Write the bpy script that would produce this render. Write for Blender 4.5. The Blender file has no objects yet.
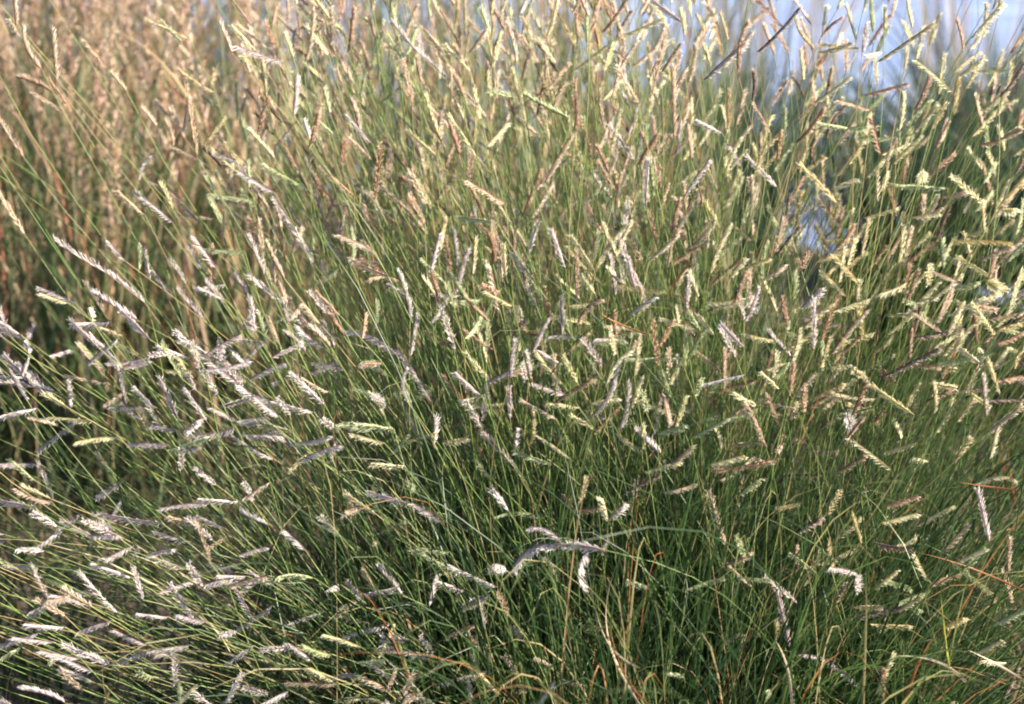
import bpy, math, random
import numpy as np
from mathutils import Vector, Matrix

random.seed(11)
rng = np.random.default_rng(11)
S = bpy.context.scene
COL = S.collection
R = math.radians

# ------------------------------------------------------------------ camera, sky, sun, exposure
CAM = Vector((0.0, -2.30, 1.42))
PITCH = R(21.0)
LENS = 85.0
cam = bpy.data.cameras.new('camera')
cam.lens = LENS
cam.sensor_width = 36.0
cam.clip_start = 0.05
cam.clip_end = 2000.0
cam.dof.use_dof = True
cam.dof.focus_distance = 2.36
cam.dof.aperture_fstop = 5.0
cam.dof.aperture_blades = 8
camo = bpy.data.objects.new('camera', cam)
camo.location = CAM
camo.rotation_euler = (math.pi / 2 - PITCH, 0, 0)
COL.objects.link(camo)
S.camera = camo

SUN_AZ, SUN_EL = R(92.0), R(35.0)          # clockwise from +Y: the sun stands to the right
world = bpy.data.worlds.new('World')
S.world = world
world.use_nodes = True
wn = world.node_tree.nodes
bg = wn['Background']
sky = wn.new('ShaderNodeTexSky')
sky.sky_type = 'NISHITA'
sky.sun_disc = False
sky.sun_elevation = SUN_EL
sky.sun_rotation = SUN_AZ
world.node_tree.links.new(sky.outputs['Color'], bg.inputs['Color'])
bg.inputs['Strength'].default_value = 0.075
sd = bpy.data.lights.new('sun', 'SUN')
sd.energy = 5.0
sd.angle = R(0.5)
sd.color = (1.0, 0.90, 0.77)
so = bpy.data.objects.new('sun', sd)
so.rotation_euler = (math.pi / 2 - SUN_EL, 0, math.pi - SUN_AZ)
COL.objects.link(so)
S.view_settings.view_transform = 'Standard'
S.view_settings.look = 'None'
S.view_settings.gamma = 1.0
S.view_settings.exposure = 2.25
S.cycles.max_bounces = 8
S.cycles.transmission_bounces = 6
S.cycles.diffuse_bounces = 4
S.cycles.use_denoising = True
S.cycles.denoiser = 'OPENIMAGEDENOISE'
S.cycles.denoising_prefilter = 'ACCURATE'
S.cycles.filter_width = 1.9

# ------------------------------------------------------------------ helpers
FX = 512.0 / (18.0 / LENS)                    # focal length in pixels of the 1024 px frame
CP, SP = math.cos(PITCH), math.sin(PITCH)

def at(u, v, Y):
    """World point on the sight line of pixel (u, v) at the depth plane y = Y."""
    a, b = (u - 512) / FX, (352 - v) / FX
    d = Vector((a, CP + b * SP, -SP + b * CP))
    return CAM + d * ((Y - CAM.y) / d.y)

def px(p):
    r = Vector(p) - CAM
    f = r.y * CP - r.z * SP
    up = r.y * SP + r.z * CP
    return 512 + FX * r.x / f, 352 - FX * up / f

def tag(o, label=None, cat=None, group=None, kind=None):
    if label: o['label'] = label
    if cat: o['category'] = cat
    if group: o['group'] = group
    if kind: o['kind'] = kind
    return o

class MB:
    """Collects triangles and quads with the float attributes pt (place on the piece) and rnd (which piece)."""
    def __init__(self):
        self.v, self.f3, self.f4, self.m3, self.m4, self.pt, self.rn, self.n = [], [], [], [], [], [], [], 0
    def add(self, v, f, pt, rn, mat=0):
        v = np.asarray(v, float).reshape(-1, 3)
        f = np.asarray(f, int) + self.n
        self.v.append(v)
        if f.shape[1] == 3:
            self.f3.append(f); self.m3.append(np.full(len(f), mat))
        else:
            self.f4.append(f); self.m4.append(np.full(len(f), mat))
        self.pt.append(np.broadcast_to(np.asarray(pt, float), (len(v),)))
        self.rn.append(np.broadcast_to(np.asarray(rn, float), (len(v),)))
        self.n += len(v)
    def mesh(self, name, mats, smooth=True):
        v = np.concatenate(self.v)
        f3 = np.concatenate(self.f3) if self.f3 else np.zeros((0, 3), int)
        f4 = np.concatenate(self.f4) if self.f4 else np.zeros((0, 4), int)
        m = bpy.data.meshes.new(name)
        m.vertices.add(len(v)); m.vertices.foreach_set('co', v.ravel().astype(np.float32))
        nl = f3.size + f4.size
        m.loops.add(nl)
        m.loops.foreach_set('vertex_index', np.concatenate([f3.ravel(), f4.ravel()]).astype(np.int32))
        m.polygons.add(len(f3) + len(f4))
        st = np.concatenate([np.arange(len(f3)) * 3, f3.size + np.arange(len(f4)) * 4])
        m.polygons.foreach_set('loop_start', st.astype(np.int32))
        mi = np.concatenate(self.m3 + self.m4) if (self.m3 or self.m4) else np.zeros(0)
        m.polygons.foreach_set('material_index', mi.astype(np.int32))
        m.polygons.foreach_set('use_smooth', np.full(len(mi), smooth))
        for nm, arr in (('pt', self.pt), ('rnd', self.rn)):
            a = m.attributes.new(nm, 'FLOAT', 'POINT')
            a.data.foreach_set('value', np.concatenate(arr).astype(np.float32))
        for x in mats: m.materials.append(x)
        m.update(calc_edges=True)
        m.validate()
        return m
    def build(self, name, mats, parent=None, loc=None, smooth=True):
        o = bpy.data.objects.new(name, self.mesh(name, mats, smooth))
        COL.objects.link(o)
        if parent: o.parent = parent
        if loc is not None: o.location = loc
        return o

def bezier(p0, p1, p2, p3, n):
    t = np.linspace(0, 1, n)[:, None]
    p0, p1, p2, p3 = (np.asarray(p, float) for p in (p0, p1, p2, p3))
    return (1 - t) ** 3 * p0 + 3 * (1 - t) ** 2 * t * p1 + 3 * (1 - t) * t * t * p2 + t ** 3 * p3

def tube(mb, pts, r0, r1, rn, mat=0, sides=3, pt=None):
    pts = np.asarray(pts, float)
    n = len(pts)
    d = np.gradient(pts, axis=0)
    d /= np.linalg.norm(d, axis=1)[:, None] + 1e-12
    ref = np.array([0.31, 0.94, 0.1])
    a = np.cross(d, ref); a /= np.linalg.norm(a, axis=1)[:, None] + 1e-9
    b = np.cross(d, a)
    r = np.linspace(r0, r1, n)[:, None]
    ang = np.arange(sides) * 2 * math.pi / sides
    v = np.stack([pts + r * (a * math.cos(q) + b * math.sin(q)) for q in ang], 1).reshape(-1, 3)
    i = np.arange(n - 1)[:, None] * sides
    k = np.arange(sides)[None, :]
    k2 = (k + 1) % sides
    f = np.stack([i + k, i + k2, i + sides + k2, i + sides + k], -1).reshape(-1, 4)
    p = np.linspace(0, 1, n) if pt is None else np.asarray(pt, float)
    mb.add(v, f, np.repeat(p, sides), rn, mat)

def ribbon(mb, pts, w, rn, side, mat=0, twist=0.0):
    """A grass blade: widest a third of the way up, pointed at the tip, with a keel so it is not flat."""
    pts = np.asarray(pts, float)
    n = len(pts)
    d = np.gradient(pts, axis=0)
    d /= np.linalg.norm(d, axis=1)[:, None] + 1e-12
    a = np.cross(d, np.asarray(side, float)); a /= np.linalg.norm(a, axis=1)[:, None] + 1e-9
    b = np.cross(d, a)
    t = np.linspace(0, 1, n)
    ang = (twist * t)[:, None]
    a, b = a * np.cos(ang) + b * np.sin(ang), b * np.cos(ang) - a * np.sin(ang)
    ww = (w * np.minimum(1, (1 - t) * 1.6 + 0.03))[:, None]
    v = np.stack([pts - a * ww / 2, pts + b * ww * 0.22, pts + a * ww / 2], 1).reshape(-1, 3)
    i = np.arange(n - 1)[:, None] * 3
    k = np.arange(2)[None, :]
    f = np.stack([i + k, i + k + 1, i + k + 4, i + k + 3], -1).reshape(-1, 4)
    mb.add(v, f, np.repeat(t, 3), rn, mat)

# ------------------------------------------------------------------ materials
def nodes(name):
    m = bpy.data.materials.new(name)
    m.use_nodes = True
    t = m.node_tree
    t.nodes.clear()
    out = t.nodes.new('ShaderNodeOutputMaterial')
    return m, t, out

def ramp(t, fac, stops):
    r = t.nodes.new('ShaderNodeValToRGB')
    e = r.color_ramp.elements
    while len(e) < len(stops): e.new(0.5)
    for el, (p, c) in zip(e, stops):
        el.position = p; el.color = (*c, 1)
    t.links.new(fac, r.inputs['Fac'])
    return r.outputs['Color']

def attr(t, name):
    a = t.nodes.new('ShaderNodeAttribute'); a.attribute_name = name
    return a.outputs['Fac']

def math_(t, op, a, b):
    n = t.nodes.new('ShaderNodeMath'); n.operation = op
    for k, x in enumerate((a, b)):
        if isinstance(x, (int, float)): n.inputs[k].default_value = x
        else: t.links.new(x, n.inputs[k])
    return n.outputs[0]

def leafy(t, out, color, trans, rough=0.5, spec=0.35, tcol=None):
    """Thin plant tissue: reflects and lets light through."""
    b = t.nodes.new('ShaderNodeBsdfPrincipled')
    b.inputs['Roughness'].default_value = rough
    b.inputs['Specular IOR Level'].default_value = spec
    t.links.new(color, b.inputs['Base Color'])
    tr = t.nodes.new('ShaderNodeBsdfTranslucent')
    t.links.new(tcol or color, tr.inputs['Color'])
    mx = t.nodes.new('ShaderNodeMixShader')
    mx.inputs[0].default_value = trans
    t.links.new(b.outputs[0], mx.inputs[1]); t.links.new(tr.outputs[0], mx.inputs[2])
    t.links.new(mx.outputs[0], out.inputs['Surface'])

def hsv(t, color, h, s, v):
    n = t.nodes.new('ShaderNodeHueSaturation')
    t.links.new(color, n.inputs['Color'])
    for k, x in (('Hue', h), ('Saturation', s), ('Value', v)):
        if isinstance(x, (int, float)): n.inputs[k].default_value = x
        else: t.links.new(x, n.inputs[k])
    return n.outputs['Color']

def maprange(t, x, lo, hi):
    n = t.nodes.new('ShaderNodeMapRange')
    t.links.new(x, n.inputs['Value'])
    n.inputs['To Min'].default_value = lo; n.inputs['To Max'].default_value = hi
    return n.outputs['Result']

def spike_material(name, rachis, husk, bristle, trans=0.52):
    m, t, out = nodes(name)
    c = ramp(t, attr(t, 'pt'), [(0.0, rachis), (0.25, husk), (0.72, tuple(0.5 * a + 0.5 * b for a, b in zip(husk, bristle))), (1.0, bristle)])
    oi = t.nodes.new('ShaderNodeObjectInfo')
    r = math_(t, 'FRACT', math_(t, 'ADD', oi.outputs['Random'], attr(t, 'rnd')), 0)
    c = hsv(t, c, maprange(t, r, 0.485, 0.515), maprange(t, math_(t, 'FRACT', math_(t, 'MULTIPLY', r, 7.3), 0), 0.75, 1.2), maprange(t, attr(t, 'rnd'), 0.8, 1.15))
    leafy(t, out, c, trans, 0.6, 0.25)
    return m

SPIKE = {
    'g': spike_material('lavender_grey_spike', (0.22, 0.15, 0.16), (0.56, 0.48, 0.46), (0.84, 0.78, 0.73)),
    't': spike_material('tan_spike', (0.26, 0.16, 0.11), (0.60, 0.46, 0.33), (0.82, 0.71, 0.56)),
    'b': spike_material('brown_spike', (0.13, 0.07, 0.05), (0.38, 0.23, 0.15), (0.72, 0.54, 0.37)),
    'k': spike_material('purple_spike', (0.055, 0.035, 0.045), (0.16, 0.10, 0.10), (0.62, 0.48, 0.38)),  # purple of young spikes, with the dark of unlit tops put into it
    'c': spike_material('cream_spike', (0.26, 0.22, 0.10), (0.64, 0.58, 0.34), (0.84, 0.80, 0.58)),
    'y': spike_material('yellow_spike', (0.26, 0.19, 0.08), (0.58, 0.49, 0.26), (0.80, 0.71, 0.46)),
    'e': spike_material('green_spike', (0.20, 0.22, 0.09), (0.44, 0.49, 0.26), (0.68, 0.70, 0.46)),
}
SPK = list(SPIKE)

def stalk_material():
    m, t, out = nodes('grass_stalk')
    up = attr(t, 'pt')
    oi = t.nodes.new('ShaderNodeObjectInfo')
    r = math_(t, 'FRACT', math_(t, 'ADD', oi.outputs['Random'], attr(t, 'rnd')), 0)
    young = ramp(t, up, [(0.0, (0.016, 0.034, 0.011)), (0.22, (0.030, 0.062, 0.018)), (0.5, (0.080, 0.150, 0.034)), (0.8, (0.20, 0.27, 0.075)), (1.0, (0.27, 0.29, 0.105))])  # in both ramps the foot is darkened further, as shade inside the clump
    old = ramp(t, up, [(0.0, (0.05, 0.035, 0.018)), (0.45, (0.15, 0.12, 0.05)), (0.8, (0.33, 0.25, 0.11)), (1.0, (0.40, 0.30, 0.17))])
    mx = t.nodes.new('ShaderNodeMixRGB')
    t.links.new(ramp(t, r, [(0.80, (0, 0, 0)), (0.96, (1, 1, 1))]), mx.inputs['Fac'])
    t.links.new(young, mx.inputs['Color1']); t.links.new(old, mx.inputs['Color2'])
    n = t.nodes.new('ShaderNodeTexNoise'); n.inputs['Scale'].default_value = 60
    c = hsv(t, mx.outputs[0], 0.5, 1.0, maprange(t, n.outputs['Fac'], 0.75, 1.25))
    leafy(t, out, c, 0.42, 0.4, 0.45)
    return m

def blade_material(name, stops, trans=0.4, spec=0.4):
    m, t, out = nodes(name)
    oi = t.nodes.new('ShaderNodeObjectInfo')
    r = math_(t, 'FRACT', math_(t, 'ADD', oi.outputs['Random'], attr(t, 'rnd')), 0)
    c = ramp(t, r, stops)
    n = t.nodes.new('ShaderNodeTexNoise'); n.inputs['Scale'].default_value = 45
    c = hsv(t, c, 0.5, 1.0, maprange(t, n.outputs['Fac'], 0.7, 1.3))
    leafy(t, out, c, trans, 0.42, spec)
    return m

M_STALK = stalk_material()
M_BLADE = blade_material('green_grass_blade', [(0.0, (0.014, 0.034, 0.011)), (0.45, (0.024, 0.052, 0.016)), (0.74, (0.062, 0.105, 0.032)), (0.84, (0.17, 0.19, 0.07)), (0.945, (0.32, 0.25, 0.13)), (0.99, (0.30, 0.13, 0.05)), (1.0, (0.18, 0.07, 0.03))])
M_DRY = blade_material('dry_grass_blade', [(0.0, (0.42, 0.33, 0.22)), (1.0, (0.42, 0.33, 0.22))], 0.25)
M_ORANGE = blade_material('rust_orange_blade', [(0.0, (0.30, 0.12, 0.045)), (1.0, (0.24, 0.08, 0.03))], 0.3)
M_YELLOW = blade_material('yellow_green_blade', [(0.0, (0.34, 0.32, 0.05)), (1.0, (0.34, 0.32, 0.05))], 0.35)
M_BLUELEAF = blade_material('background_grass_blade', [(0.0, (0.04, 0.075, 0.028)), (0.45, (0.085, 0.125, 0.045)), (0.7, (0.22, 0.20, 0.11)), (0.9, (0.40, 0.31, 0.21)), (0.95, (0.30, 0.11, 0.07)), (1.0, (0.20, 0.17, 0.08))], 0.35)
M_SEDGE = blade_material('sedge_blade', spec=0.15, stops=[(0.0, (0.018, 0.036, 0.024)), (0.5, (0.035, 0.064, 0.040)), (0.85, (0.075, 0.10, 0.055)), (1.0, (0.20, 0.17, 0.11))], trans=0.3)
M_UNDER = blade_material('undergrowth_blade', spec=0.1, trans=0.3, stops=[(0.0, (0.020, 0.038, 0.014)), (0.45, (0.04, 0.065, 0.022)), (0.65, (0.085, 0.085, 0.04)), (0.85, (0.17, 0.125, 0.075)), (1.0, (0.09, 0.055, 0.035))])
M_REED = blade_material('reed_blade', [(0.0, (0.22, 0.17, 0.13)), (0.6, (0.30, 0.23, 0.18)), (1.0, (0.12, 0.12, 0.06))], 0.3)

def red_material(name, lo, mid, hi):
    m, t, out = nodes(name)
    oi = t.nodes.new('ShaderNodeObjectInfo')
    r = math_(t, 'FRACT', math_(t, 'ADD', oi.outputs['Random'], attr(t, 'rnd')), 0)
    c = ramp(t, r, [(0.0, lo), (0.5, mid), (1.0, hi)])
    leafy(t, out, c, 0.35, 0.6, 0.25)
    return m
M_RSTALK = red_material('reddish_stalk', (0.26, 0.13, 0.08), (0.40, 0.26, 0.16), (0.22, 0.21, 0.09))
M_PLUME = red_material('rosy_tan_plume', (0.42, 0.25, 0.18), (0.55, 0.39, 0.30), (0.66, 0.53, 0.43))

def soil_material():
    m, t, out = nodes('dark_soil')
    b = t.nodes.new('ShaderNodeBsdfPrincipled')
    n = t.nodes.new('ShaderNodeTexNoise'); n.inputs['Scale'].default_value = 9; n.inputs['Detail'].default_value = 10
    tc = t.nodes.new('ShaderNodeTexCoord'); t.links.new(tc.outputs['Object'], n.inputs['Vector'])
    c = ramp(t, n.outputs['Fac'], [(0.3, (0.016, 0.012, 0.009)), (0.55, (0.04, 0.030, 0.021)), (0.75, (0.085, 0.062, 0.043))])
    t.links.new(c, b.inputs['Base Color'])
    b.inputs['Roughness'].default_value = 0.95
    bp = t.nodes.new('ShaderNodeBump'); bp.inputs['Strength'].default_value = 0.7; bp.inputs['Distance'].default_value = 0.03
    t.links.new(n.outputs['Fac'], bp.inputs['Height']); t.links.new(bp.outputs[0], b.inputs['Normal'])
    t.links.new(b.outputs[0], out.inputs['Surface'])
    return m

def water_material():
    m, t, out = nodes('pond_water')
    b = t.nodes.new('ShaderNodeBsdfPrincipled')
    b.inputs['Base Color'].default_value = (0.11, 0.135, 0.235, 1)
    b.inputs['Roughness'].default_value = 0.06
    b.inputs['IOR'].default_value = 1.33
    n = t.nodes.new('ShaderNodeTexNoise'); n.inputs['Scale'].default_value = 3.0; n.inputs['Detail'].default_value = 4
    mp = t.nodes.new('ShaderNodeMapping'); mp.inputs['Scale'].default_value = (0.6, 2.5, 1)
    tc = t.nodes.new('ShaderNodeTexCoord')
    t.links.new(tc.outputs['Object'], mp.inputs[0]); t.links.new(mp.outputs[0], n.inputs['Vector'])
    bp = t.nodes.new('ShaderNodeBump'); bp.inputs['Strength'].default_value = 0.25; bp.inputs['Distance'].default_value = 0.05
    t.links.new(n.outputs['Fac'], bp.inputs['Height']); t.links.new(bp.outputs[0], b.inputs['Normal'])
    t.links.new(b.outputs[0], out.inputs['Surface'])
    return m
M_SOIL, M_WATER = soil_material(), water_material()

# ------------------------------------------------------------------ the setting: ground with a pond hollow, the pond
def ground_z(x, y):
    shore = 1.95 + 0.9 / (1 + np.exp((x - 0.1) * 4)) + 0.18 * np.sin(x * 1.9 + 0.6) + 0.10 * np.sin(x * 4.3)
    near = 1 / (1 + np.exp(-(y - shore) * 7.0))
    far = 1 / (1 + np.exp((y - 17 + 0.06 * x * x / 4) * 1.2))
    side = 1 / (1 + np.exp((np.abs(x) - 16) * 1.0))
    return 0.02 * np.sin(x * 3.1) * np.cos(y * 2.7) - 0.40 * near * far * side
def graded(a, b, n_core, far):
    core = np.linspace(a, b, n_core)
    out = np.geomspace(0.3, far, 26)
    return np.concatenate([a - out[::-1], core, b + out])
gx, gy = graded(-5, 5, 101, 1500), graded(-3, 5, 101, 1500)
X, Y = np.meshgrid(gx, gy)
Z = ground_z(X, Y) + 0.008 * rng.standard_normal(X.shape) * (np.abs(X) < 5)
g = MB()
nx, ny = len(gx), len(gy)
i = (np.arange(ny - 1)[:, None] * nx + np.arange(nx - 1)[None, :]).ravel()
g.add(np.stack([X, Y, Z], -1).reshape(-1, 3), np.stack([i, i + 1, i + nx + 1, i + nx], -1), 0.0, 0.0)
tag(g.build('ground', [M_SOIL]), kind='structure')
w = MB()
w.add([(-26, 1.2, -0.10), (26, 1.2, -0.10), (26, 22, -0.10), (-26, 22, -0.10)], [[0, 1, 2, 3]], 0.0, 0.0)
tag(w.build('pond_water', [M_WATER]), kind='structure')

# ------------------------------------------------------------------ seed spikes (shared meshes)
def spike_arrays(L, bow, seed, n=22, awns=3):
    """A one-sided comb: rachis along +X, two rows of slim spikelets slanting forward on the -Z side, each ending in hair-fine awns."""
    r = np.random.default_rng(seed)
    V, F, P, Q, c = [], [], [], [], 0
    def put(v, f, p, q):
        nonlocal c
        V.append(np.asarray(v, float)); F.append(np.asarray(f, int) + c); P.append(np.broadcast_to(np.asarray(p, float), (len(v),))); Q.append(np.full(len(v), q)); c += len(v)
    def cen(s): return np.array([s * L, 0, bow * L * 4 * s * (1 - s)])
    m = 9
    rows = []
    for k in range(m):
        s = k / (m - 1)
        w = 0.00065 * (1 - 0.5 * s)
        p = cen(s)
        rows += [p + (0, -w, 0), p + (0, 0, w * 0.8), p + (0, w, 0), p + (0, 0, -w * 0.5)]
    f = []
    for k in range(m - 1):
        for j in range(4):
            a, b = k * 4 + j, k * 4 + (j + 1) % 4
            f += [(a, b, b + 4), (a, b + 4, a + 4)]
    put(rows, f, 0.0, 0.5)
    for k in range(n):
        for sgn in (-1, 1):
            s = (k + 0.5 + r.uniform(-.2, .2)) / n * 0.97
            p = cen(s)
            taper = min(1, 0.55 + 3 * s) * min(1, 0.5 + 3.2 * (1 - s))
            l = 0.0072 * taper * r.uniform(0.85, 1.15)
            th = R(r.uniform(24, 46))                       # slant off the rachis
            sp = sgn * R(r.uniform(6, 48))                  # splay between the two rows
            slope = bow * 4 * (1 - 2 * s)
            d = np.array([math.cos(th), math.sin(th) * math.sin(sp), -math.sin(th) * math.cos(sp)])
            d = np.array([d[0] - slope * d[2], d[1], d[2] + slope * d[0]]); d /= np.linalg.norm(d)
            a = np.cross(d, (0.2, 1, 0.3)); a /= np.linalg.norm(a); b = np.cross(d, a)
            rad = 0.00060 * r.uniform(0.8, 1.25)
            mid = p + d * l * 0.4
            v = [p] + [mid + rad * (a * math.cos(q) + b * math.sin(q)) for q in (0.3, 2.39, 4.49)] + [p + d * l]
            put(v, [(0, 1, 2), (0, 2, 3), (0, 3, 1), (4, 2, 1), (4, 3, 2), (4, 1, 3)], [0.18, 0.42, 0.42, 0.42, 0.8], r.uniform())
            for _ in range(awns):
                e = d + 0.42 * r.standard_normal(3); e /= np.linalg.norm(e)
                q = p + d * l * r.uniform(0.55, 0.95)
                al = r.uniform(0.0021, 0.0040)
                o = np.cross(e, d + 0.1); o /= np.linalg.norm(o)
                put([q - o * 0.00023, q + o * 0.00023, q + e * al], [(0, 1, 2)], 1.0, 0.5)
    return np.concatenate(V), np.concatenate(F), np.concatenate(P), np.concatenate(Q)

TEMPL = []                                                  # (length, bow, arrays, mesh)
for L in (0.024, 0.034, 0.046):
    for bow in (-0.04, 0.0, 0.03, 0.12):
        arr = spike_arrays(L, bow, int(L * 1e4 + bow * 1000) + 77, n=int(10 + L * 520))
        b = MB(); b.add(arr[0], arr[1], arr[2], arr[3])
        TEMPL.append((L, bow, arr, b.mesh('seed_spike', [SPIKE['t']], smooth=False)))

FRINGE = Vector((0.55, -0.25, -0.75))                       # the comb hangs to the lower, sunny side
def spike_frame(p0, p1, wide=1.0, bow=None, frng=None):
    """Template and matrix that lay a spike from p0 to p1."""
    d = p1 - p0
    L = d.length
    d = d.normalized()
    f = Vector(frng) if frng is not None else FRINGE + Vector((random.gauss(0, .45), random.gauss(0, .45), random.gauss(0, .45)))
    f = f - d * f.dot(d)
    if f.length < 0.05: f = d.orthogonal()
    f.normalize()
    z = -f
    y = z.cross(d)
    tl = min((0.024, 0.034, 0.046), key=lambda a: abs(a - L))
    bw = bow if bow is not None else random.choice((-0.04, 0.0, 0.0, 0.0, 0.03, 0.03) if random.random() < 0.96 else (0.12,))
    T = next(x for x in TEMPL if x[0] == tl and x[1] == bw)
    sx = L / tl
    sw = wide * random.uniform(0.85, 1.12) * (0.5 + 0.5 * min(1.2, max(0.7, sx)))
    m = Matrix((d * sx, y * sw, z * sw)).transposed().to_4x4()
    m.translation = p0
    return T, m

def stalk_points(base, pts, n=14, droop=0.80, up=0.42):
    """From the crown up, arching over to the first of PTS, then through the rest of them."""
    h = pts[0]
    L = (h - base).length
    droop *= random.uniform(0.75, 1.3)
    t = Vector((h.x - base.x, h.y - base.y, (h.z - base.z) * droop)).normalized()
    lead = Vector(((h.x - base.x) * 0.45, (h.y - base.y) * 0.45, h.z - base.z)).normalized()
    j = Vector((random.gauss(0, .085), random.gauss(0, .085), 0)) * L
    j2 = Vector((random.gauss(0, .05), random.gauss(0, .05), random.gauss(0, .035))) * L
    c = bezier(base, base + lead * L * up + j, h - t * L * 0.33 + j2, h, n)
    rest = [np.asarray(p)[None] for p in pts[1:]]
    return np.concatenate([c] + rest)

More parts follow.
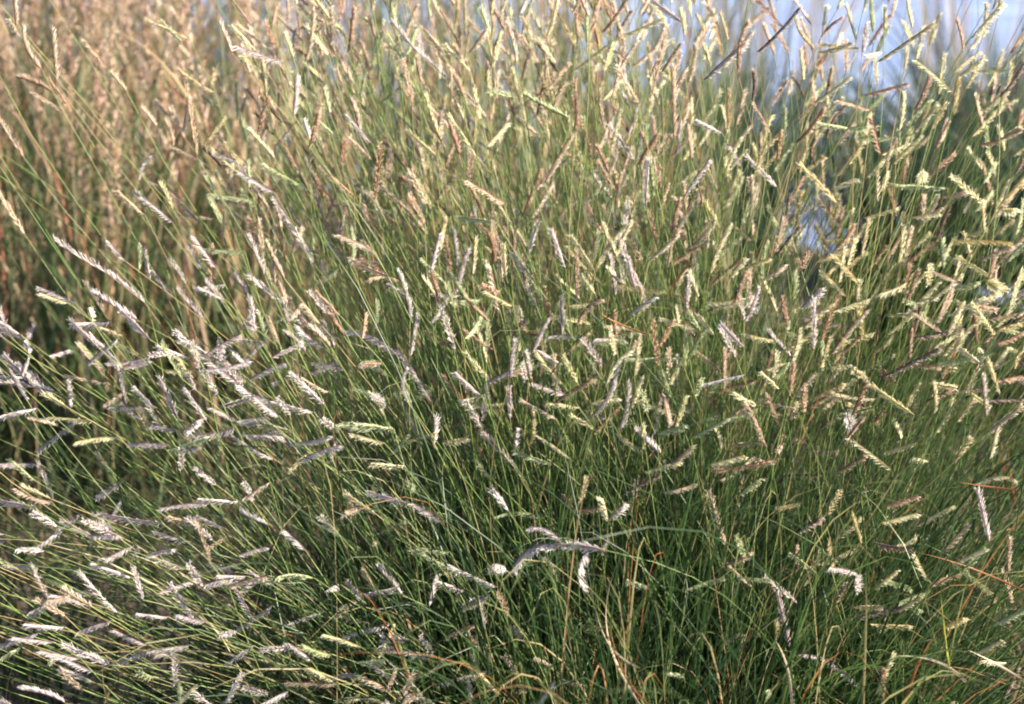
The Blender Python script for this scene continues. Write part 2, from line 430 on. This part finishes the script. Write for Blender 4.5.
# ------------------------------------------------------------------ the near clump: flowering stems one can tell apart
# kind, then  base x y  tip x y (x width)  per spike, the topmost spike first
PICKS = """
t 42 70 22 27, 63 111 34 92
t 20 36 9 18
t 56 84 51 30
t 16 26 13 -4
t 24 158 -4 116
t 25 235 -2 192
y 189 38 147 18, 215 92 180 69
g 285 63 235 45
t 305 62 312 10
b 257 135 267 97
b 309 147 317 113
g 275 193 240 172, 297 233 274 197
e 253 200 209 193
e 310 190 270 167
y 204 143 223 117
c 173 210 160 183
y 247 168 223 142
t 197 157 185 87
g 172 222 142 197
t 145 215 118 190
g 415 50 392 22, 459 92 415 50
c 471 72 446 45
t 506 204 467 180
e 569 118 524 95, 512 97 489 92
c 622 36 664 17, 572 72 622 35
c 437 157 407 130
e 394 210 347 200
e 496 222 459 217
t 544 184 571 135
b 522 217 539 170
b 576 125 575 80
t 546 97 547 40
g 634 160 609 124
b 638 165 656 134
b 591 157 579 120
b 609 174 596 147, 616 192 599 162
t 638 104 616 65
g 682 22 652 0
b 602 32 626 -4
t 589 17 577 -8
b 374 199 379 144
t 516 63 506 23
c 442 144 424 95
c 477 157 450 114
t 412 104 402 60
b 484 217 469 187
t 425 225 409 195
t 469 53 484 30
g 646 207 649 160
t 674 140 671 67
t 649 104 666 28
b 662 72 680 43
k 757 52 798 8
g 704 80 746 42
y 816 50 794 17
c 814 103 849 77
y 818 52 851 42, 859 48 819 43
b 821 37 842 17
g 862 53 866 23, 862 55 878 52
c 884 30 884 8
y 877 62 933 23
c 912 28 906 -4
b 963 52 956 20
c 952 92 916 60
c 877 85 874 57
b 864 95 907 83
t 871 110 837 100
b 882 157 872 117
b 914 110 928 75
b 796 142 822 108
e 852 128 817 122, 847 127 866 125
e 897 137 859 137
y 861 175 854 137
c 892 165 921 135
y 931 130 946 103
c 961 75 983 58 x1.4
c 971 38 1001 3 x1.3
b 979 145 1021 128
e 1008 70 978 70
k 999 97 1026 58
y 837 203 799 163
g 777 187 746 155
t 771 133 754 102
b 771 108 787 80
e 948 188 891 184
c 986 207 951 177 x1.2
c 1000 208 1014 208 x1.5
c 921 180 921 170 x1.5
b 896 217 886 187
c 911 217 939 213
t 991 207 979 163
g 722 133 696 120, 742 167 729 143
b 727 130 727 90
t 691 160 686 127
g 684 197 709 160
k 752 100 752 72
b 739 77 747 20
g 107 273 54 240, 145 303 107 273
g 75 303 40 287
g 110 322 72 323 x1.2
g 137 320 92 293
g 118 338 88 363
g 124 368 90 333
g 147 357 108 362
t 107 383 65 374
g 55 392 -4 383
g 37 408 -6 418 x1.3
g 79 417 37 450
g 37 464 -2 464
g 150 407 110 407
t 147 430 137 408
g 177 418 159 378
g 169 445 130 443
e 210 436 170 450
g 285 305 247 275
e 245 252 200 248
g 240 385 195 349, 280 417 240 385
g 264 343 243 340
g 205 355 240 335 x1.2
g 249 380 284 363 x1.3, 244 387 218 357 x1.2, 245 368 232 355
g 314 412 254 395
g 235 427 188 434 x1.3, 240 434 282 436 x1.3, 274 459 230 432
g 262 417 240 420
g 182 432 197 420 x1.4
g 297 462 340 445 x1.2
g 340 429 322 417
g 306 353 284 333
g 340 337 310 323
k 319 337 287 298
g 324 405 290 372
g 180 472 180 448
g 397 355 347 330
g 432 402 399 350
g 410 320 397 272
g 454 295 467 248
g 454 350 439 305
t 501 315 491 267
k 506 268 496 238
g 481 395 456 372
g 486 382 511 369, 481 422 486 383
g 481 428 466 400, 514 467 484 435
t 557 419 521 399 x1.15
g 529 375 524 352
g 579 335 537 335
b 562 355 586 333
g 602 367 581 340
c 606 285 569 247, 609 283 663 290
b 576 327 602 298
b 576 302 574 252
g 629 268 617 235, 647 303 627 257
t 649 260 676 235
c 609 333 631 332 x1.2
e 591 343 624 340
e 683 357 627 358
b 657 365 652 320, 657 348 672 320
c 676 415 639 400
g 661 454 636 432 x1.3
g 604 407 617 365
g 619 430 626 382
b 554 403 591 379
b 591 435 616 407
c 442 442 467 437 x1.2
y 529 445 531 410
c 571 459 536 434
e 551 464 516 452 x1.2
e 394 429 342 422
g 433 445 434 418
g 382 408 370 398 x1.3
k 517 327 525 318 x1.3
k 881 377 938 348
k 914 338 961 328
k 841 325 807 318
t 831 355 866 310
g 801 308 819 288 x1.5
g 758 315 750 295 x1.5
g 791 357 767 332
b 756 380 719 390
t 720 370 697 353
c 821 342 791 333
g 814 350 814 298
b 821 340 839 290
b 787 328 781 298
b 976 345 974 300
k 951 392 988 388
k 988 400 1026 398
b 806 408 841 385
t 791 400 814 373
c 876 398 834 392
c 914 415 871 385
e 874 407 839 417
c 901 440 892 422 x1.2
g 851 428 844 415 x1.5
c 867 378 852 368 x1.4
c 891 470 849 438
t 767 448 747 402
e 691 438 727 418
c 709 465 744 455 x1.2
e 994 352 941 362
b 981 345 1018 322
b 761 387 771 352
y 744 267 769 258
y 817 262 854 247
c 817 240 852 240 x1.2
y 951 241 1011 242
c 994 278 959 257, 985 280 996 288 x1.6
e 701 332 686 307 x1.3
c 907 282 881 293
b 780 457 714 468
t 983 435 1021 405
g 986 417 981 375
c 766 370 786 363
g 162 523 100 513
g 210 503 160 508
g 122 482 97 495
t 270 482 244 498
g 72 590 28 613 x1.2, 95 595 55 598
g 33 565 7 562, 55 613 30 567
g 118 613 80 572
g 38 633 -4 645 x1.2
g 112 620 77 632
g 110 665 63 645
g 92 672 50 654
g 92 682 60 669
g 152 650 113 664, 190 645 150 650
g 234 578 205 585 x1.2, 202 588 187 563
g 272 605 237 628 x1.2
g 325 610 290 622
g 254 645 227 663
g 295 647 260 650
g 235 572 210 562
t 337 684 287 682
g 289 690 257 706
e 314 578 277 577
g 63 530 32 550
g 35 507 -4 500
t 52 502 15 488
g 143 600 133 568
g 195 622 170 582
g 174 687 172 655
g 225 704 240 673
g 65 703 20 690
g 562 545 512 568 x1.3, 561 542 529 527, 588 550 581 588 x1.4, 604 550 562 545 x1.2
g 442 522 412 503
g 407 503 369 492
e 542 518 494 517
g 509 512 492 490
b 572 508 599 507, 573 510 567 495
y 577 505 584 477
k 621 495 659 475
g 609 517 624 503 x1.4
g 497 587 450 565, 464 592 435 580 x1.1
g 490 594 462 607 x1.3, 484 629 476 602
b 506 617 496 594
t 476 624 445 637 x1.2
t 492 662 467 637
g 410 640 382 639 x1.3, 432 657 382 644 x1.3, 432 655 419 635
g 491 670 439 684, 476 684 470 657
g 470 706 467 677
g 390 624 342 637
t 362 592 340 607 x1.3, 377 595 364 570
g 504 567 492 565 x1.7
e 450 552 419 547
e 447 567 410 550
k 556 580 544 562
g 524 637 511 625 x1.2
g 554 680 534 706
e 647 587 626 580
e 616 624 589 625
t 360 507 342 512 x1.5
t 726 545 709 492
t 752 587 727 563
g 797 603 764 578, 790 650 777 592
g 834 660 802 653, 861 688 832 662
k 856 618 900 607
k 795 533 819 518 x1.2
y 861 545 851 515
c 881 523 917 513
k 874 542 912 547
b 884 507 917 495
g 989 542 977 490
t 942 552 966 525
e 951 562 991 592
e 991 625 1026 607
c 971 655 1001 640
b 932 587 957 575
g 857 573 829 567, 856 592 855 576
e 816 573 792 555
k 836 603 844 582
c 931 583 917 557
e 881 580 911 587
t 1008 573 1009 538
e 739 495 761 478 x1.2
y 802 503 779 507
e 686 590 724 577
b 884 706 885 670
"""
def depth_at(v):
    return float(np.interp(v, [-150, 0, 350, 704, 850], [0.26, 0.16, -0.02, -0.28, -0.38]))
CX, CY = 0.14, -0.10
def crown_base(h, spread=0.10):
    return Vector((CX + 0.30 * (h.x - CX) + random.gauss(0, spread), CY + 0.25 * (h.y - CY) + random.gauss(0, spread * 0.8), -0.01))

COLOUR = {'g': 'lavender-grey', 't': 'tan', 'b': 'brown', 'k': 'dark purple', 'c': 'pale cream', 'y': 'straw-yellow', 'e': 'pale green'}
STEMS = []
def make_stem(kind, spikes, base=None, bow=None, droop=0.62):
    """SPIKES: (p0, p1, width) with the topmost first. One thing: the stalk and each seed spike are its parts."""
    low = spikes[-1][0]
    base = base or crown_base(low)
    root = bpy.data.objects.new('flowering_grass_stem', None)
    root.empty_display_size = 0.02
    root.location = base
    COL.objects.link(root)
    pts = [s[0] for s in reversed(spikes)]
    path = stalk_points(base, pts, droop=droop)
    mb = MB()
    n = len(path)
    tube(mb, path - np.asarray(base), 0.00062, 0.00038, random.random(), sides=4)
    mb.build('stalk', [M_STALK], root)
    for k, (a, b, wide) in enumerate(spikes):
        T, m = spike_frame(a, b, wide * (1.12 if kind == 'g' else 1.0), bow)
        o = bpy.data.objects.new('seed_spike', T[3])
        COL.objects.link(o)
        o.parent = root
        m.translation = a - base
        o.matrix_basis = m
        o.material_slots[0].link = 'OBJECT'
        o.material_slots[0].material = SPIKE[kind]
    STEMS.append((root, kind, spikes, path))
    return root

def spike_tip(u, v, Y, p0, wide):
    p1 = at(u, v, Y)
    L = (p1 - p0).length
    if L < 0.030:
        s = -1 if wide > 1.25 else random.choice((-1, 1))
        dy = s * math.sqrt(max(0.0, random.uniform(0.026, 0.034) ** 2 - L * L))
        p1 = at(u, v, Y + dy)
    else:
        p1 = at(u, v, Y + random.gauss(0, 0.008))
    return p1

for line in PICKS.strip().splitlines():
    kind, rest = line.split(' ', 1)
    q = [s.split() for s in rest.split(',')]
    Y = depth_at(float(q[0][1])) + random.gauss(0, 0.035)
    if line.startswith('g 562 545'): Y -= 0.15             # the arching four-spiked stem stands clear in front
    sp = []
    for s in q:
        wide = float(s[4][1:]) if len(s) > 4 else 1.0
        a = at(float(s[0]), float(s[1]), Y)
        sp.append((a, spike_tip(float(s[2]), float(s[3]), Y, a, wide), wide))
    hero = line.startswith('g 562 545')
    make_stem(kind, sp, base=Vector((0.42, -0.12, -0.01)) if hero else None, bow=0.12 if hero else None, droop=0.3 if hero else 0.80)

def pick_kind(u, v):
    """Which spike colour goes where, light put into it: lavender-grey for skylit shade low left, tan and cream for the glow on top, young and sunlit pale toward the pond."""
    r = random.random()
    if u < 340 and v > 270: return 'g' if r < 0.66 else 't' if r < 0.82 else 'c' if r < 0.92 else 'e'
    if u > 780: return 'c' if r < 0.40 else 'b' if r < 0.54 else 'y' if r < 0.68 else 'e' if r < 0.84 else 'k' if r < 0.88 else 't'
    if v < 260: return 't' if r < 0.44 else 'b' if r < 0.54 else 'c' if r < 0.80 else 'e' if r < 0.88 else 'y' if r < 0.94 else 'g'
    return 'g' if r < 0.2 else 'b' if r < 0.36 else 'e' if r < 0.56 else 'c' if r < 0.84 else 't'

def density(u, v):
    if u < 0 and v < 520: return 0.06
    if u < 250 and v < 330: return 0.05 if u < 180 else 0.28
    if u > 660 and v < 120: return 0.42
    if u > 660 and v < 260: return 0.6
    if v < 260: return 1.0
    if v < 420: return 0.62
    return 0.34 if u < 420 else 0.22

def random_spikes(u, v, Y, kind):
    """One to three spikes on a new stem whose tip stands near pixel (u, v) at depth Y."""
    h = at(u, v, Y)
    base = crown_base(h, 0.09)
    t = Vector((h.x - base.x, h.y - base.y, (h.z - base.z) * 0.62)).normalized()
    out = []
    for k in range(random.choice((1, 1, 2, 2, 2, 3))):
        a = h - t * (0.030 * k)
        side = Vector((random.gauss(0, 1), random.gauss(0, 0.7), random.gauss(0.0, 0.6))).normalized()
        if k == 0: d = t + side * random.uniform(0.1, 0.7)
        elif v < 260: d = t * random.uniform(0.5, 1.2) + side * 0.5
        else: d = t * random.uniform(0.2, 0.7) + Vector((side.x, side.y, side.z * 0.4 - 0.1))
        d.normalize()
        out.append((a, a + d * random.uniform(0.026, 0.044), 1.0))
    return base, out

while len(STEMS) < 300:
    u, v = random.uniform(60, 1010), random.uniform(5, 600)
    if random.random() > density(u, v) * 0.9: continue
    Y = depth_at(v) + random.gauss(0.03, 0.07)
    kind = pick_kind(u, v)
    base, sp = random_spikes(u, v, Y, kind)
    make_stem(kind, sp, base)

# ------------------------------------------------------------------ the rest of the clump, which nobody could count
mb = MB()
n_more = 0
while n_more < 1050:
    u, v = random.uniform(-200, 1250), random.uniform(-90, 720)
    inside = 0 < u < 1024
    if random.random() > density(u, max(v, 0)): continue
    if v > 330 and inside and random.random() < (0.45 if v < 480 and u > 400 else 0.5 if u < 420 else 0.75): continue
    if u > 1024 or v < 0:
        if random.random() < 0.5: continue
    Y = depth_at(v) + (abs(random.gauss(0.0, 0.11)) + 0.02 if v < 250 else random.gauss(0.01, 0.06))
    kind = pick_kind(u, v)
    base, sp = random_spikes(u, v, Y, kind)
    path = stalk_points(base, [s[0] for s in reversed(sp)], n=10)
    tube(mb, path, 0.00062, 0.00038, random.random(), mat=0)
    for a, b, wide in sp:
        T, m = spike_frame(a, b, wide)
        M = np.array(m)
        vv = T[2][0] @ M[:3, :3].T + M[:3, 3]
        mb.add(vv, T[2][1], T[2][2], (T[2][3] + random.random()) % 1.0, 1 + SPK.index(kind))
    n_more += 1
tag(mb.build('seed_head_grass', [M_STALK] + [SPIKE[k] for k in SPK], smooth=False), 'crowd of further seed stems filling the clump behind the front ones', 'grass', kind='stuff')

mb = MB()
for _ in range(1600):                                       # bare culms
    u, v = random.uniform(-200, 1250), random.uniform(20, 640)
    if random.random() > density(u, v) + (0.15 if u > 420 else 0.0) or u < 250 and v < 420: continue
    Y = depth_at(v) + abs(random.gauss(0.0, 0.16)) + 0.04
    h = at(u, v, Y)
    base = crown_base(h, 0.12)
    if h.z < 0.2: continue
    path = stalk_points(base, [h], n=9, droop=random.uniform(0.6, 0.95))
    tube(mb, path, 0.00062, 0.00034, random.random(), mat=0)
for _ in range(3000):                                       # fine leaves from the crown
    a = random.uniform(0, 2 * math.pi)
    q = math.sqrt(random.random())
    base = np.array([CX + 0.30 * q * math.cos(a), CY + 0.05 + 0.24 * q * math.sin(a), -0.01])
    L = random.uniform(0.22, 0.58)
    out = np.array([math.cos(a), math.sin(a), 0]) * q * random.uniform(0.2, 0.9) + np.append(rng.normal(0, 0.22, 2), 0)
    tip = base + out * L * 0.85 + np.array([0, 0, L * random.uniform(0.45, 1.0)])
    mid = base + np.array([0, 0, L * 0.55]) + out * L * 0.15
    mid2 = tip - out * L * 0.35 + np.array([0, 0, L * random.uniform(-0.05, 0.15)])
    ribbon(mb, bezier(base, mid, mid2, tip, 9), random.uniform(0.0018, 0.0034), random.random(), rng.normal(0, 1, 3), mat=1, twist=random.uniform(-2, 2))
for _ in range(700):                                        # stray bent blades that cross the others
    a = random.uniform(0, 2 * math.pi)
    base = np.array([CX + random.gauss(0, 0.20), CY + random.gauss(0.02, 0.16), -0.01])
    L = random.uniform(0.35, 0.75)
    out = np.array([math.cos(a) - 0.25, math.sin(a) - 0.15, 0]) * random.uniform(0.2, 0.8)
    kink = base + out * L * 0.55 + np.array([0, 0, L * random.uniform(0.6, 0.95)])
    b2 = random.uniform(0, 2 * math.pi)
    tip = kink + np.array([math.cos(b2), math.sin(b2), random.uniform(-1.0, 0.5)]) * L * random.uniform(0.15, 0.4)
    ribbon(mb, bezier(base, base + (0, 0, L * 0.5), kink + (kink - base) * 0.2, tip, 12), random.uniform(0.0009, 0.0020), random.random(), rng.normal(0, 1, 3), mat=1, twist=random.uniform(-5, 5))
tag(mb.build('grass_blades', [M_STALK, M_BLADE]), 'fine green leaves and bare culms of the clump', 'grass', kind='stuff')

mb = MB()
for _ in range(11000):                                       # low undergrowth round the clump
    base = np.array([random.uniform(-1.5, 1.7), random.uniform(-1.0, 1.25), -0.01])
    L = random.uniform(0.10, 0.36)
    a = random.uniform(0, 6.28)
    out = np.array([math.cos(a), math.sin(a), 0]) * random.uniform(0.2, 0.9)
    tip = base + out * L + np.array([0, 0, L * random.uniform(0.5, 1.0)])
    ribbon(mb, bezier(base, base + (0, 0, L * .5), tip - out * L * .4, tip, 6), random.uniform(0.002, 0.0045), random.random(), rng.normal(0, 1, 3), twist=random.uniform(-2, 2))
tag(mb.build('undergrowth', [M_UNDER]), 'low dark green grass covering the soil round the clump', 'grass', kind='stuff')

# dry leaves that stand out, each by itself
def dry_blade(name, pixels, Y, width, mat, label, twist=1.5, dy=0.0):
    P = [np.asarray(at(u, v, Y + dy * k)) for k, (u, v) in enumerate(pixels)]
    b = P[0]
    if len(P) == 4: pts = bezier(*P, 18)
    else: pts = np.concatenate([bezier(*P[:4], 14), bezier(*P[3:7], 14)[1:]])
    m = MB(); ribbon(m, pts - b, width, random.random(), (0.3, 1, 0.2), twist=twist)
    o = m.build(name, [mat], loc=b)
    return tag(o, label, 'dry leaf', 'dry leaves caught among the stems')
dry_blade('dry_grass_blade', [(650, 720), (615, 670), (590, 625), (618, 562)], -0.35, 0.0024, M_DRY, 'long curling grey dry leaf hanging below the arching four-spiked stem', 2.2)
dry_blade('dry_grass_blade', [(662, 715), (622, 690), (618, 655), (608, 625)], -0.36, 0.0022, M_ORANGE, 'short rust-orange dry leaf beside the long curling grey one at the bottom')
dry_blade('dry_grass_blade', [(640, 668), (618, 660), (604, 645), (596, 610)], -0.36, 0.002, M_DRY, 'thin curled pale leaf tip beside the rust-orange leaf at the bottom')
dry_blade('dry_grass_blade', [(1040, 598), (1000, 580), (965, 562), (915, 552)], -0.24, 0.0017, M_ORANGE, 'long slanting rust-orange leaf over the dark gap on the right')
dry_blade('dry_grass_blade', [(1015, 490), (990, 487), (975, 485), (958, 482)], -0.2, 0.0017, M_ORANGE, 'short level rust-orange leaf crossing the stems at the right edge')
dry_blade('dry_grass_blade', [(949, 668), (946, 640), (943, 620), (941, 594)], -0.3, 0.0022, M_YELLOW, 'upright twisted yellow-green leaf in the dark lower right corner', 5)
dry_blade('dry_grass_blade', [(966, 682), (945, 660), (925, 655), (893, 656)], -0.3, 0.003, M_DRY, 'pale arched dry leaf lying across the dark lower right corner')
dry_blade('dry_grass_blade', [(1030, 685), (1005, 668), (990, 660), (968, 650)], -0.3, 0.0025, M_DRY, 'pale straight dry leaf at the very corner on the lower right')
dry_blade('dry_grass_blade', [(792, 704), (790, 665), (782, 650), (775, 640)], -0.34, 0.0025, M_DRY, 'bent grey dry leaf standing at the bottom below the hanging purple spike')
dry_blade('dry_grass_blade', [(648, 335), (620, 325), (610, 320), (600, 313)], -0.08, 0.002, M_ORANGE, 'tiny thin rust-orange leaf in the middle of the clump')
dry_blade('dry_grass_blade', [(690, 262), (672, 285), (668, 292), (664, 305)], 0.0, 0.003, M_ORANGE, 'rust-orange leaf pointing down beside the dark gap in mid clump')
dry_blade('dry_grass_blade', [(905, 704), (912, 670), (930, 640), (942, 625)], -0.25, 0.0035, M_ORANGE, 'broad rust-orange leaf rising from the bottom on the right')
for u, v in ((1003, 450), (1010, 462), (996, 470)):
    dry_blade('dry_grass_blade', [(u + 4, v + 45), (u + 2, v + 25), (u, v + 10), (u - 3, v - 25)], 0.1, 0.004, M_ORANGE, 'rust-orange leaf in the withered bunch at the right edge')

# ------------------------------------------------------------------ blurred reddish grass behind on the left
def plume_mesh(seed):
    r = np.random.default_rng(seed)
    b = MB()
    for k in range(46):
        s = (k + r.uniform(0, .8)) / 46
        z = 0.46 + 0.54 * s
        a = r.uniform(0, 6.28)
        c = np.array([0.03 * z * z, 0, z])
        d = np.array([math.cos(a) * 0.5, math.sin(a) * 0.5, 1.0]); d /= np.linalg.norm(d)
        L = r.uniform(0.022, 0.040) * (1.1 - 0.4 * s)
        st = c + np.array([math.cos(a), math.sin(a), 0]) * 0.002
        for j in range(4):
            p = st + d * L * j / 4
            e = d + 0.45 * r.standard_normal(3); e /= np.linalg.norm(e)
            o = np.cross(e, (0.1, 0.2, 1)); o /= np.linalg.norm(o); o2 = np.cross(e, o)
            l = r.uniform(0.008, 0.013)
            m = p + e * l * 0.5
            b.add([p, m + o * .0013, m - o * .0006 + o2 * .0011, m - o * .0006 - o2 * .0011, p + e * l], [(0, 1, 2), (0, 2, 3), (0, 3, 1), (4, 2, 1), (4, 3, 2), (4, 1, 3)], 0, r.uniform(-.2, .2) % 1)
    return b.mesh('seed_plume', [M_PLUME], smooth=False)
def rstalk_mesh():
    b = MB()
    z = np.linspace(0, 1, 9)
    tube(b, np.stack([0.03 * z * z, 0 * z, z], -1), 0.0016, 0.0007, 0.0, sides=4)
    for a in (0.5, 2.6, 4.4, 1.2):                           # leaves clasping the stalk
        h = 0.12 + 0.1 * a
        d = np.array([math.cos(a * 3), math.sin(a * 3), 0])
        p = np.array([0.03 * h * h, 0, h])
        ribbon(b, bezier(p, p + d * .02 + (0, 0, .08), p + d * .06 + (0, 0, .15), p + d * .12 + (0, 0, .17), 7), 0.004, 0.1 * a, (0.2, 0.3, 1))
    return b.mesh('reddish_stalk', [M_RSTALK])
PL = [plume_mesh(k) for k in range(4)]
RS = rstalk_mesh()
spots = []
for _ in range(200):
    Yb = random.uniform(0.75, 2.3)
    u = random.triangular(-140, 420, 60) if random.random() < 0.72 else random.uniform(220, 600)
    x = (u - 512) / FX * (Yb + 2.6)
    spots.append((x, Yb))
for x, y in spots:
    root = bpy.data.objects.new('reddish_grass_stem', None)
    root.location = (x, y, -0.01); root.empty_display_size = 0.02
    root.rotation_euler = (random.gauss(0, 0.07), random.gauss(0.0, 0.09), random.uniform(0, 6.28))
    s = random.uniform(0.72, 1.08)
    root.scale = (s, s, s)
    COL.objects.link(root)
    for nm, me in (('stalk', RS), ('seed_plume', random.choice(PL))):
        o = bpy.data.objects.new(nm, me); COL.objects.link(o); o.parent = root
    tag(root, 'blurred reddish-tan grass stem with a fluffy seed plume standing behind the clump', 'grass stem', 'reddish grass stems blurred behind the clump')
mb = MB()
for _ in range(4600):
    x0, y0 = random.choice(spots)
    if random.random() < 0.5: x0, y0 = random.uniform(-1.3, 0.34), random.uniform(0.75, 2.2)
    base = np.array([x0 + random.gauss(0, .05), y0 + random.gauss(0, .05), -0.01])
    L = random.uniform(0.25, 0.85)
    a = random.uniform(0, 6.28)
    out = np.array([math.cos(a), math.sin(a), 0]) * random.uniform(0.05, 0.45)
    tip = base + out * L + np.array([0, 0, L * random.uniform(0.7, 1.0)])
    ribbon(mb, bezier(base, base + (0, 0, L * .4), tip - out * L * .3, tip, 7), random.uniform(0.0025, 0.005), random.random(), rng.normal(0, 1, 3), twist=random.uniform(-2, 2))
tag(mb.build('background_grass', [M_BLUELEAF]), 'blurred green and rusty leaves of the reddish grass behind', 'grass', kind='stuff')

# ------------------------------------------------------------------ dark sedges on the pond bank, pale reeds in the water
def blade_clump(name, x, y, n, h, spread, mat, label, cat, group, z=-0.02, wmul=1.0):
    m = MB()
    for _ in range(n):
        a = random.uniform(0, 6.28); q = math.sqrt(random.random())
        base = np.array([q * math.cos(a), q * math.sin(a), 0]) * spread * 0.4
        L = h * random.uniform(0.55, 1.1)
        out = np.array([math.cos(a), math.sin(a), 0]) * q * spread * random.uniform(0.3, 1.1)
        tip = base + out + np.array([0, 0, L])
        ribbon(m, bezier(base, base + (0, 0, L * .5), tip - out * .5, tip, 8), random.uniform(0.004, 0.008) * wmul, random.random(), rng.normal(0, 1, 3), twist=random.uniform(-2, 2))
    return tag(m.build(name, [mat], loc=(x, y, z)), label, cat, group)
SG = ('sedge', 'dark sedges on the pond bank')
blade_clump('sedge_clump', 0.27, 1.25, 280, 0.46, 0.24, M_SEDGE, 'dark green sedge clump just to the left of the small blue gap of water', *SG)
blade_clump('sedge_clump', 0.36, 1.75, 260, 0.42, 0.24, M_SEDGE, 'dark green sedge clump farther back, left of the blue gap at the water', *SG)
blade_clump('sedge_clump', 0.65, 1.42, 320, 0.46, 0.24, M_SEDGE, 'dark green sedge clump just to the right of the small blue gap of water', *SG)
blade_clump('sedge_clump', 0.92, 1.25, 320, 0.44, 0.28, M_SEDGE, 'dark green sedge clump nearest the right edge before the pond', *SG)
blade_clump('sedge_clump', 0.86, 1.85, 320, 0.44, 0.28, M_SEDGE, 'dark green sedge clump farther back on the right at the water', *SG)
blade_clump('sedge_clump', 1.25, 1.60, 320, 0.46, 0.30, M_SEDGE, 'dark green sedge clump beyond the right edge of the grass by the pond', *SG)
blade_clump('sedge_clump', 0.46, 2.75, 260, 0.24, 0.50, M_SEDGE, 'low dark sedge clump standing in the pond above the small blue gap', *SG, z=-0.14)
blade_clump('sedge_clump', 0.92, 2.70, 260, 0.24, 0.50, M_SEDGE, 'low dark sedge clump standing in the pond toward the right edge', *SG, z=-0.14)
blade_clump('reed_clump', 0.98, 2.7, 90, 0.75, 0.25, M_REED, 'pale brown reed clump in the pond at the upper right', 'reeds', 'pale reeds in the pond', z=-0.3)
blade_clump('reed_clump', 0.62, 3.3, 70, 0.75, 0.35, M_REED, 'pale brown reed clump in the pond at the top middle', 'reeds', 'pale reeds in the pond', z=-0.3)

# ------------------------------------------------------------------ labels that single each flowering stem out
ORD = ['topmost', 'second from top', 'third from top', 'fourth from top', 'fifth from top', 'sixth from top', 'seventh from top', 'eighth from top', 'ninth from top', 'tenth from top', 'eleventh from top', 'twelfth from top', 'thirteenth from top', 'fourteenth from top', 'fifteenth from top', 'sixteenth from top']
NUM = {1: 'one seed spike', 2: 'two seed spikes', 3: 'three seed spikes', 4: 'four seed spikes'}
def zone(u, v):
    if v < 130: return 'before the reddish grass' if u < 320 else 'in the dense top' if u < 660 else 'against the blue pond'
    if v < 300: return 'beside the reddish grass' if u < 230 else 'in the upper clump' if u < 660 else 'over the dark sedges'
    if v < 480: return 'at the left flank' if u < 200 else 'left of centre' if u < 420 else 'in mid clump' if u < 720 else 'at the right flank'
    return 'in the low left corner' if u < 200 else 'low at the front left' if u < 420 else 'low in front' if u < 700 else 'low on the right'
by = {}
for root, kind, sp, path in STEMS:
    P = [px(s[0]) for s in sp] + [px(s[1]) for s in sp]
    u, v = (sum(p[0] for p in P) / len(P), sum(p[1] for p in P) / len(P))
    a, b = px(path[-len(sp) - 3]), px(path[-len(sp)])
    sl = (b[0] - a[0]) / (abs(b[1] - a[1]) + 1e-6)
    lean = 'stem leaning left' if sl < -0.35 else 'stem leaning right' if sl > 0.35 else 'upright stem'
    q0, q1 = px(sp[0][0]), px(sp[0][1])
    ddx, ddy = q1[0] - q0[0], q0[1] - q1[1]
    pose = 'level' if abs(ddy) < 0.4 * abs(ddx) else 'raised' if ddy > 0 else 'drooping'
    key = (COLOUR[kind], lean, NUM[len(sp)], pose, zone(u, v))
    by.setdefault(key, []).append((v, root))
for (c, lean, nn, pose, z), L in by.items():
    L.sort(key=lambda a: a[0])
    for k, (_, root) in enumerate(L):
        words = f"{c} {lean}, {nn.replace('seed', pose)}, {z}"
        if len(L) > 1: words += ', ' + (ORD[k] if k < len(ORD) else 'among the lowest')
        tag(root, words, 'grass stem', 'flowering stems of the near grass clump')
for root, kind, sp, path in STEMS:
    if len(sp) == 4: root['label'] = 'lavender-grey stem arching over with four fluffy spikes low in front, one hanging straight down'
